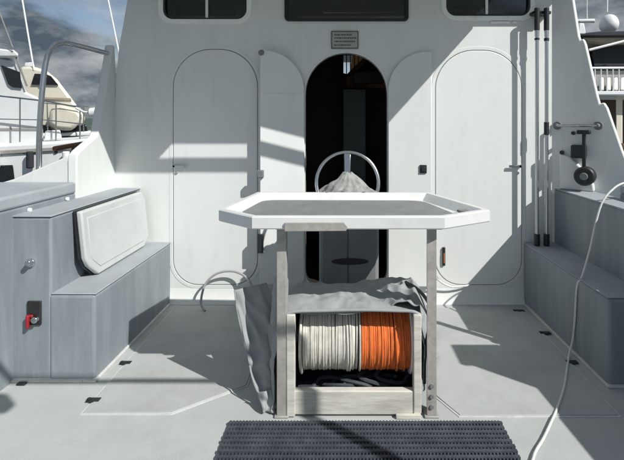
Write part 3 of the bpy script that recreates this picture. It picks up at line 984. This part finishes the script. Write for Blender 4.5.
# flaps of canvas hanging off the left side, facing aft
def flap(name, c00, c10, c01, c11, amp, ph):
    bm = bmesh.new()
    g2 = []
    n1, n2 = 14, 22
    for j in range(n2):
        v = j / (n2 - 1)
        row = []
        for i in range(n1):
            u = i / (n1 - 1)
            p = Vector(c00).lerp(Vector(c10), u).lerp(Vector(c01).lerp(Vector(c11), u), v)
            w = amp * (math.sin(u * 8 + v * 4 + ph) + 0.6 * math.sin(v * 10 - u * 5 + ph * 2)) + 0.02 * mnoise.noise(p * 9)
            p += Vector((0.5 * w, -w, 0.4 * w))
            p.z = max(0.013, p.z)
            row.append(bm.verts.new(p))
        g2.append(row)
    for j in range(n2 - 1):
        for i in range(n1 - 1):
            bm.faces.new((g2[j][i], g2[j][i + 1], g2[j + 1][i + 1], g2[j + 1][i]))
    o = finish(name, bm, M['canvas'], cv, smooth=True, ang=180)
    so = o.modifiers.new('solid', 'SOLIDIFY'); so.thickness = 0.003
def side_sheet():
    L = smooth_path([(X(234, 2.52), 2.52, Z(291, 2.52)), (X(237, 2.52), 2.52, Z(312, 2.52)), (X(243, 2.51), 2.51, Z(340, 2.51)), (X(248, 2.50), 2.50, Z(362, 2.50)), (X(255, 2.46), 2.46, Z(388, 2.46)), (X(268, 2.41), 2.41, 0.02)], 8)
    Rt = smooth_path([(X(266, 2.60), 2.60, Z(284, 2.60)), (X(276, 2.57), 2.57, Z(312, 2.57)), (X(281, 2.54), 2.54, Z(340, 2.54)), (X(284, 2.52), 2.52, Z(362, 2.52)), (X(286, 2.46), 2.46, Z(388, 2.46)), (X(287, 2.42), 2.42, 0.02)], 8)
    bm = bmesh.new()
    rows = []
    n = 30
    for j, (a, b) in enumerate(zip(L, Rt)):
        v = j / (len(L) - 1)
        row = []
        for i in range(n):
            u = i / (n - 1)
            p = a.lerp(b, u)
            fold = math.sin(u * 10 + v * 3.2 + 0.6) * (0.004 + 0.010 * v) + (0.2 - abs(mnoise.noise(Vector((u * 2.6 + v, v * 5 - u * 2, 2.2))))) * 0.035
            lip = 0.014 * math.exp(-((v - 0.60) / 0.05) ** 2)
            p = p + Vector((0.25 * fold, -fold - lip + 0.02, 0.2 * fold))
            p.z = max(0.013, p.z)
            row.append(bm.verts.new(p))
        rows.append(row)
    for j in range(len(rows) - 1):
        for i in range(n - 1):
            bm.faces.new((rows[j][i], rows[j][i + 1], rows[j + 1][i + 1], rows[j + 1][i]))
    o = finish('side_flap', bm, M['canvas'], cv, smooth=True, ang=180)
    so = o.modifiers.new('solid', 'SOLIDIFY'); so.thickness = 0.003
    TUBE('hem', [v_ + Vector((0, 0.012, 0)) for v_ in L[:-2]], 0.005, M['canvas'], cv, 6)
side_sheet()
flap('side_flap', (X(258, 2.44), 2.44, 0.10), (X(272, 2.43), 2.43, 0.12), (X(263, 2.40), 2.40, 0.014), (X(276, 2.40), 2.40, 0.014), 0.008, 4.0)
bm = bmesh.new()  # canvas roll added behind the leg to keep sun off the deck
tube_bm(bm, smooth_path([(-0.36, 2.53, 0.44), (-0.352, 2.51, 0.56), (-0.345, 2.50, 0.66), (-0.34, 2.495, 0.73)], 5), [0.05, 0.05, 0.048, 0.047, 0.046, 0.046, 0.045, 0.044, 0.044, 0.043, 0.042, 0.041, 0.04, 0.035, 0.03, 0.012], 12)
finish('sun_block_roll', bm, M['canvas'], cv, smooth=True, ang=80)

# ------------------------------------------------------------------ rubber mat
mt = thing('rubber_mat', 'black ribbed rubber mat on the deck before the reel', 'mat', (0.12, 1.95, 0))
mx0, mx1, my0, my1 = -0.585, 0.818, 1.52, 2.335
BOX('mat_base', mx0, mx1, my0, my1, 0.001, 0.007, M['rubber'], mt, 0.002)
bm = bmesh.new()
y = my0 + 0.008
while y < my1 - 0.01:
    yj, zj = random.uniform(-0.0015, 0.0015), random.uniform(-0.0012, 0.0012)
    box(bm, mx0 - random.uniform(-0.002, 0.004), mx1 + random.uniform(-0.002, 0.004), y + yj, y + yj + 0.017, 0.0065, 0.021 + zj)
    y += 0.034
finish('rib', bm, M['rubber'], mt)['kind'] = 'stuff'
bm = bmesh.new()
x = mx0
while x < mx1 - 0.005:
    box(bm, x, x + 0.0075, my0, my1, 0.0065, 0.0175)
    x += 0.0165
finish('cross_rib', bm, M['rubber'], mt)['kind'] = 'stuff'

# ------------------------------------------------------------------ poles in the right-hand corner
def pole(px, d, label, joint):
    x = X(px, d)
    t = thing('boat_pole', label, 'pole', (x, d, 0.53), 'upright poles in the starboard corner')
    z0, z1 = 0.531, Z(8, d)
    CYL('shaft', (x, d, z0 + 0.05), (x, d, z1 - 0.19), 0.0155, M['steel'], t, n=14)
    CYL('grip', (x, d, z1 - 0.19), (x, d, z1), 0.022, M['black'], t, n=14, bevel=0.004)
    CYL('butt', (x, d, z0), (x, d, z0 + 0.10), 0.024, M['black'], t, n=14, bevel=0.004)
    for q in joint:
        CYL('clip', (x, d, Z(q[0], d)), (x, d, Z(q[1], d)), 0.021, M['black'], t, n=12, bevel=0.003)
    CYL('ferrule', (x, d, z1 - 0.24), (x, d, z1 - 0.19), 0.0185, M['steel'], t, n=14)
pole(537, 3.80, 'slim metal pole with black grip, nearer the white door', ((38, 40),))
pole(546.5, 3.80, 'slim metal pole with black clip midway, nearer the side panel', ((38, 41), (122, 135)))
bh = BOX('pole_rack', X(533, 3.83), X(551, 3.83), 3.822, BY - 0.001, Z(14, 3.83), Z(11, 3.83), M['black'], None, 0.004)
tag(bh, 'small black bracket holding the tops of both upright poles', 'bracket')

# ------------------------------------------------------------------ gear on the right side panel
gr = thing('grab_rail', 'short horizontal chrome grab rail on the starboard side panel', 'rail', tuple(XFR(Vector((0.19, -0.02, 1.545)))))
a, b = XFR(Vector((0.045, -0.055, 1.545))), XFR(Vector((0.355, -0.055, 1.545)))
TUBE('bar', [a, b], 0.012, M['steel'], gr, 12)
for s_ in (0.045, 0.355):
    bm = bmesh.new()
    cyl_bm(bm, XFR(Vector((s_, -0.066, 1.545))), XFR(Vector((s_, -0.012, 1.545))), 0.016, n=12)
    cyl_bm(bm, XFR(Vector((s_, -0.012, 1.545))), XFR(Vector((s_, 0.0, 1.545))), 0.036, n=16)
    finish('rail_end', bm, M['pedestal'], gr, bevel=0.003)
wn_ = thing('hand_winch', 'black winch box with arm and round drum below grab rail', 'winch', tuple(XFR(Vector((0.24, -0.05, 1.2)))))
def P(s, w, z): return XFR(Vector((s, w, z)))
def sbox(name, s0, s1, w0, w1, z0, z1, m, parent, bev):
    bm = bmesh.new()
    vs = box(bm, s0, s1, w0, w1, z0, z1)
    for v in bm.verts:
        v.co = XFR(v.co)
    return finish(name, bm, m, parent, bevel=bev)
sbox('winch_body', 0.165, 0.275, -0.09, 0.0, 1.275, 1.385, M['black'], wn_, 0.012)
sbox('arm', 0.255, 0.282, -0.11, -0.085, 1.16, 1.495, M['black'], wn_, 0.005)
sbox('arm_head', 0.215, 0.315, -0.115, -0.06, 1.475, 1.51, M['black'], wn_, 0.008)
CYL('drum', P(0.277, -0.15, 1.135), P(0.277, -0.05, 1.135), 0.078, M['black'], wn_, n=28, bevel=0.014)
CYL('drum_cap', P(0.277, -0.162, 1.135), P(0.277, -0.149, 1.135), 0.03, M['pedestal'], wn_, n=18, bevel=0.004)
CYL('knob', P(0.175, -0.04, 1.482), P(0.175, 0.0, 1.482), 0.016, M['black'], wn_, n=12)
CYL('knob', P(0.083, -0.025, 1.315), P(0.083, 0.0, 1.315), 0.017, M['black'], wn_, n=12)
# raised white block at the foot of the panel
bk = bmesh.new()
extrude_poly(bk, [P(0.07, -0.055, z) for z in (1.004, 1.30)] + [P(0.15, -0.055, 1.285), P(0.29, -0.055, 1.15), P(0.33, -0.055, 1.06), P(0.335, -0.055, 1.004)], P(0, 0.05, 0) - P(0, 0, 0))
finish('foot_block', bk, M['gel'], cab, bevel=0.014, seg=3)

# ------------------------------------------------------------------ hoses
hs = smooth_path([(2.22, 3.28, 1.14), (X(624, 3.16), 3.16, Z(183, 3.16)), (X(611, 3.12), 3.12, Z(191, 3.12)), (X(602, 3.10), 3.10, Z(203, 3.10)), (X(596, 3.08), 3.08, Z(222, 3.08)), (X(590, 3.05), 3.05, Z(249, 3.05)),
                  (1.592, 2.995, 0.545), (1.566, 3.01, 0.47), (1.562, 3.03, 0.25), (1.558, 3.05, 0.10), (1.52, 3.02, 0.018), (1.42, 2.85, 0.012), (1.31, 2.66, 0.012), (1.19, 2.48, 0.012), (1.07, 2.32, 0.012),
                  (0.985, 2.21, 0.012), (0.88, 2.08, 0.012), (0.80, 1.90, 0.012), (0.95, 1.6, 0.012)], 8)
bm = bmesh.new()
tube_bm(bm, hs, 0.0068, 10)
tag(finish('water_hose', bm, M['hose'], None, smooth=True), 'thin white hose hanging over the right bench onto the deck', 'hose')
hs = smooth_path([(X(205, 3.72), 3.72, 0.012), (X(201, 3.78), 3.78, 0.06), (X(205, 3.82), 3.82, Z(285, 3.82)), (X(216, 3.84), 3.84, Z(274, 3.84)), (X(231, 3.85), 3.85, Z(271, 3.85)),
                  (X(243, 3.84), 3.84, Z(275, 3.84)), (X(251, 3.80), 3.80, Z(284, 3.80)), (X(256, 3.76), 3.76, Z(300, 3.76))], 8)
bm = bmesh.new()
tube_bm(bm, hs, 0.010, 8)
tag(finish('hose_loop', bm, M['greyhose'], None, smooth=True), 'grey hose looping up against the foot of the left wall', 'hose')
hs = smooth_path([(X(437, 3.8), 3.8, Z(279, 3.8)), (X(444, 3.85), 3.85, Z(284, 3.85)), (X(453, 3.87), 3.87, Z(287, 3.87)), (X(464, 3.88), 3.88, Z(286, 3.88)), (X(470, 3.9), 3.9, Z(285, 3.9))], 8)
bm = bmesh.new()
tube_bm(bm, hs, 0.008, 8)
tag(finish('cable', bm, M['hose'], None, smooth=True), 'pale cable along the wall foot right of the table leg', 'cable')

# ------------------------------------------------------------------ neighbouring boats
def pp(name, pts, d, depth, m, parent, bevel=0.02):
    xs = [p[0] for p in pts]
    px = max(xs) if max(xs) < CX else min(xs)
    k = math.hypot((px - CX) / F, 1)
    return PRISM(name, PXZ(pts, d), ((px - CX) / F / k * depth, depth / k, 0), m, parent, bevel)
def line(name, p, q, d, r, m, parent, d2=None):
    return CYL(name, (X(p[0], d), d, Z(p[1], d)), (X(q[0], d2 or d), d2 or d, Z(q[1], d2 or d)), r, m, parent, n=8)
# nearest white cruiser on the left
D = 12.0
b1 = thing('motor_yacht', 'white motor yacht at left edge with slanted dark cabin window', 'boat', (X(-20, D), D + 1.5, -1.25))
pp('hull', [(-260, 250), (-260, 150), (-40, 146), (60, 141), (112, 136), (96, 160), (70, 250)], D - 0.5, 4, M['boatwhite'], b1, 0.08)
pp('rubbing_strake', [(-260, 158), (-40, 153), (60, 147), (98, 143), (97, 145.5), (60, 150.5), (-40, 157), (-260, 162)], D - 0.56, 0.055, M['galv'], b1, 0.01)
pp('hull_window', [(-60, 167), (13, 165), (15, 182), (-60, 184)], D - 0.53, 0.1, M['boatglass'], b1, 0.02)
c1 = pp('cabin', [(-200, 150), (-200, 56), (0, 57), (15, 62), (26, 92), (40, 98), (44, 145)], D + 0.1, 2.8, M['boatwhite'], b1, 0.06)
pp('window', [(1, 65), (12, 69), (20, 72), (22, 88), (12, 87), (8, 84)], D + 0.04, 0.1, M['boatglass'], c1, 0.01)
pp('flybridge', [(-200, 56), (-200, 44), (-10, 47), (14, 50), (19, 54), (17, 57)], D - 0.1, 3.2, M['boatwhite'], b1, 0.05)
line('antenna', (-6, -2), (27, 86), D, 0.022, M['pedestal'], b1)
bm = bmesh.new()
tube_bm(bm, [(X(-60, D - .4), D - .4, Z(95, D)), (X(0, D - .4), D - .4, Z(96, D - .4)), (X(45, D - .4), D - .4, Z(101, D - .4)), (X(82, D - .4), D - .4, Z(108, D - .4))], 0.022, 8)
tube_bm(bm, [(X(-60, D - .4), D - .4, Z(118, D)), (X(45, D - .4), D - .4, Z(120, D - .4)), (X(82, D - .4), D - .4, Z(124, D - .4))], 0.014, 8)
for px, py in ((-15, 96), (20, 98), (56, 103), (80, 108)):
    cyl_bm(bm, (X(px, D - .4), D - .4, Z(py, D - .4)), (X(px, D - .4), D - .4, Z(142, D - .4)), 0.018, n=8)
finish('railing', bm, M['steel'], b1, smooth=True)
for px in (-38, -22, -6, 24, 40, 56, 72):
    CYL('porthole', (X(px, D - .52), D - .52, Z(156 - (px > 20) * 4, D - .52)), (X(px, D - .49), D - .49, Z(156 - (px > 20) * 4, D - .49)), 0.045, M['boatglass'], b1, n=14)
TUBE('roof_rail', [(X(-60, D - .15), D - .15, Z(41, D)), (X(-8, D - .15), D - .15, Z(42, D)), (X(8, D - .15), D - .15, Z(45, D)), (X(14, D - .15), D - .15, Z(50, D))], 0.016, M['steel'], b1, 8)
pp('cabin_trim', [(-200, 128), (40, 128), (41, 130), (-200, 130)], D + 0.07, 0.06, M['galv'], c1, 0.004)
pp('window', [(-60, 62), (-6, 64), (-2, 84), (-60, 84)], D + 0.04, 0.1, M['boatglass'], c1, 0.01)
pp('locker', [(44, 141), (45, 131), (60, 130), (62, 139)], D - 0.2, 0.5, M['frame'], b1, 0.03)
for px in (-4, 30, 66):
    CYL('fender_ball', (X(px, D - .62), D - .62, Z(150, D)), (X(px, D - .62), D - .62, Z(166, D)), 0.085, M['navy'] if px == 30 else M['boatwhite'], b1, n=14, bevel=0.03)
# cream boat behind it
D = 17.0
b2 = thing('launch', 'cream launch with dark windscreen behind the bent stainless rail', 'boat', (X(60, D), D + 1.5, -1.25))
pp('hull', [(-60, 200), (-60, 134), (60, 133), (135, 128), (120, 150), (110, 200)], D - 0.4, 4, M['boatwhite'], b2, 0.08)
c2 = pp('cabin', [(10, 136), (20, 66), (33, 66), (46, 70), (57, 79), (70, 96), (86, 118), (80, 126), (74, 135)], D, 3, M['boatcream'], b2, 0.12)
pp('window', [(31, 84.5), (34.5, 73.5), (46, 74), (51, 76), (58.5, 85)], D - 0.08, 0.12, M['boatglass'], c2, 0.02)
pp('white_window_bar', [(39.5, 84.8), (41.5, 73.5), (43, 73.5), (41.5, 84.8)], D - 0.11, 0.04, M['boatwhite'], c2, 0.005)
pp('side_opening', [(36, 123), (49, 126), (52, 131), (86, 124), (88, 132), (70, 134), (38, 133)], D - 0.2, 0.25, M['boatglass'], b2, 0.03)
pp('dinghy_cover', [(50, 108), (60, 104), (78, 110), (84, 118), (72, 131), (56, 130), (48, 124)], D - 0.7, 0.9, M['boatcream'], b2, 0.15)
line('antenna', (19, -20), (34, 70), D, 0.03, M['boatwhite'], b2)
line('antenna', (100, -40), (121, 62), D + 1, 0.03, M['boatwhite'], b2)
line('antenna_base', (121, 62), (121, 132), D + 1, 0.05, M['boatwhite'], b2)
bm = bmesh.new()
for k in range(7):
    a, b = random.uniform(26, 84), random.uniform(100, 112)
    cyl_bm(bm, (X(a, D - .8), D - .8, Z(b, D - .8)), (X(a + random.uniform(-1, 1), D - .8), D - .8, Z(132, D - .8)), 0.02, n=6)
tube_bm(bm, [(X(20, D - .8), D - .8, Z(101, D - .8)), (X(88, D - .8), D - .8, Z(107, D - .8))], 0.02, 6)
finish('railing', bm, M['steel'], b2, smooth=True)
pp('cabin_stripe', [(17, 96), (70, 98), (72, 100), (17, 98.5)], D - 0.06, 0.07, M['tan'], c2, 0.004)
pp('roof_box', [(24, 66.5), (25, 62.5), (33, 62), (35, 66.5)], D + 0.6, 0.6, M['boatwhite'], b2, 0.03)
pp('hull_stripe', [(-60, 139), (125, 134.5), (124, 136), (-60, 141)], D - 0.43, 0.05, M['navy'], b2, 0.004)
# anchor fairlead end of that boat, white
fd = CYL('fender', (X(90, 11.55), 11.55, Z(113, 11.55)), (X(103, 11.55), 11.55, Z(111.5, 11.55)), 0.13, M['boatwhite'], b1, n=18, bevel=0.04)
TUBE('fender_line', [(X(76, 11.58), 11.58, Z(108, 11.58)), (X(84, 11.56), 11.56, Z(112, 11.56)), (X(93, 11.55), 11.55, Z(113, 11.55))], 0.03, M['boatwhite'], fd, 8)
# dark-topped cruiser on the right
D = 11.0
b3 = thing('cruiser', 'cruiser with black canopy and white radar dome at right edge', 'boat', (X(660, D), D + 2, -1.25))
pp('hull', [(585, 260), (596, 168), (800, 160), (800, 260)], D, 4, M['boatwhite'], b3, 0.08)
pp('canopy', [(579, 36), (586, 32.5), (600, 31), (800, 29), (800, 35), (600, 36.5)], D - 0.1, 3.4, M['navy'], b3, 0.03)
pp('canopy_lining', [(583, 37.5), (800, 36), (800, 42), (600, 42), (588, 40.5)], D, 3.2, M['tan'], b3, 0.01)
wd = pp('wheelhouse', [(582, 70), (584, 44), (800, 43), (800, 70)], D + 1.2, 2, M['boatglass'], b3, 0.02)
line('strut', (589, 50), (640, 37), D - 0.12, 0.03, M['boatwhite'], b3)
pp('dodger', [(592, 47.5), (626, 45), (640, 66), (594, 66)], D + 0.35, 0.06, M['navy'], b3, 0.01)
pp('upper_deck', [(596, 91), (800, 90), (800, 95.5), (598, 95.5)], D - 0.25, 3.6, M['boatwhite'], b3, 0.03)
bm = bmesh.new()
tube_bm(bm, [(X(592, D - .2), D - .2, Z(68, D - .2)), (X(700, D - .2), D - .2, Z(67.5, D - .2))], 0.028, 8)
for k in range(14):
    px = 595 + k * 6
    cyl_bm(bm, (X(px, D - .2), D - .2, Z(68, D - .2)), (X(px, D - .2), D - .2, Z(91, D - .2)), 0.014, n=6)
finish('railing', bm, M['boatwhite'], b3, smooth=True)
pp('side_screen', [(592, 70), (800, 70), (800, 90.5), (595, 90.5)], D + 0.5, 0.5, M['plaque'], b3, 0.02)
for k in range(5):
    px = 599 + k * 7
    pp('seat', [(px, 90.4), (px + .3, 78), (px + 4.5, 77), (px + 5, 90.4)], D + 0.2, 0.25, M['frame'], b3, 0.03)
pp('cockpit_bulkhead', [(590, 165), (596, 96), (800, 96), (800, 165)], D + 1.6, 1, M['darkwood'], b3, 0.02)
pp('deck_post', [(616, 96), (622.5, 96), (622.5, 166), (616, 166)], D + 0.1, 0.2, M['boatcream'], b3, 0.02)
dome_d = D + 0.8
bm = bmesh.new()
bmesh.ops.create_uvsphere(bm, u_segments=28, v_segments=16, radius=0.25)
for v in bm.verts:
    v.co.z *= 0.85 if v.co.z < 0 else 1.12
    v.co.x *= 0.9
    v.co += Vector((X(609, dome_d), dome_d, Z(25, dome_d)))
finish('radar_dome', bm, M['boatwhite'], b3, smooth=True, ang=80)
CYL('dome_post', (X(609, dome_d), dome_d, Z(28, dome_d)), (X(609, dome_d), dome_d, Z(36, dome_d)), 0.09, M['boatwhite'], b3, n=12)
line('antenna', (607, 12), (608, -40), dome_d + .2, 0.02, M['boatwhite'], b3)
line('antenna', (587, 20), (586.5, -40), dome_d + .2, 0.014, M['boatwhite'], b3)
pp('radar_scanner', [(576, 21.5), (576, 19), (595, 18.5), (595, 21.5)], dome_d, 0.2, M['boatwhite'], b3, 0.02)
pp('mast_bracket', [(579, 34), (579, 23), (584, 23), (586, 34)], dome_d, 0.2, M['boatwhite'], b3, 0.02)
# distant wooded shore
bm = bmesh.new()
pts = []
rnd = random.Random(3)
n = 90
for i in range(n + 1):
    a = R(-75 + 150 * i / n)
    r = 900
    h = 10 + 9 * (mnoise.noise(Vector((i * 0.21, 0, 0))) + 0.4) + 3 * mnoise.noise(Vector((i * 0.9, 3, 0)))
    pts.append(((r * math.sin(a), r * math.cos(a)), max(3, h)))
lo = [bm.verts.new((p[0][0], p[0][1], -2)) for p in pts]
md = [bm.verts.new((p[0][0] * 1.03, p[0][1] * 1.03, p[1] * 0.7)) for p in pts]
hi = [bm.verts.new((p[0][0] * 1.08, p[0][1] * 1.08, p[1])) for p in pts]
bk_ = [bm.verts.new((p[0][0] * 1.25, p[0][1] * 1.25, -2)) for p in pts]
for A, B in ((lo, md), (md, hi), (hi, bk_)):
    for i in range(n):
        bm.faces.new((A[i], A[i + 1], B[i + 1], B[i]))
struct(finish('hills', bm, mat('wooded_shore', (0.06, 0.085, 0.07), 0.9, var=0.35, vscale=0.06), None, smooth=True))
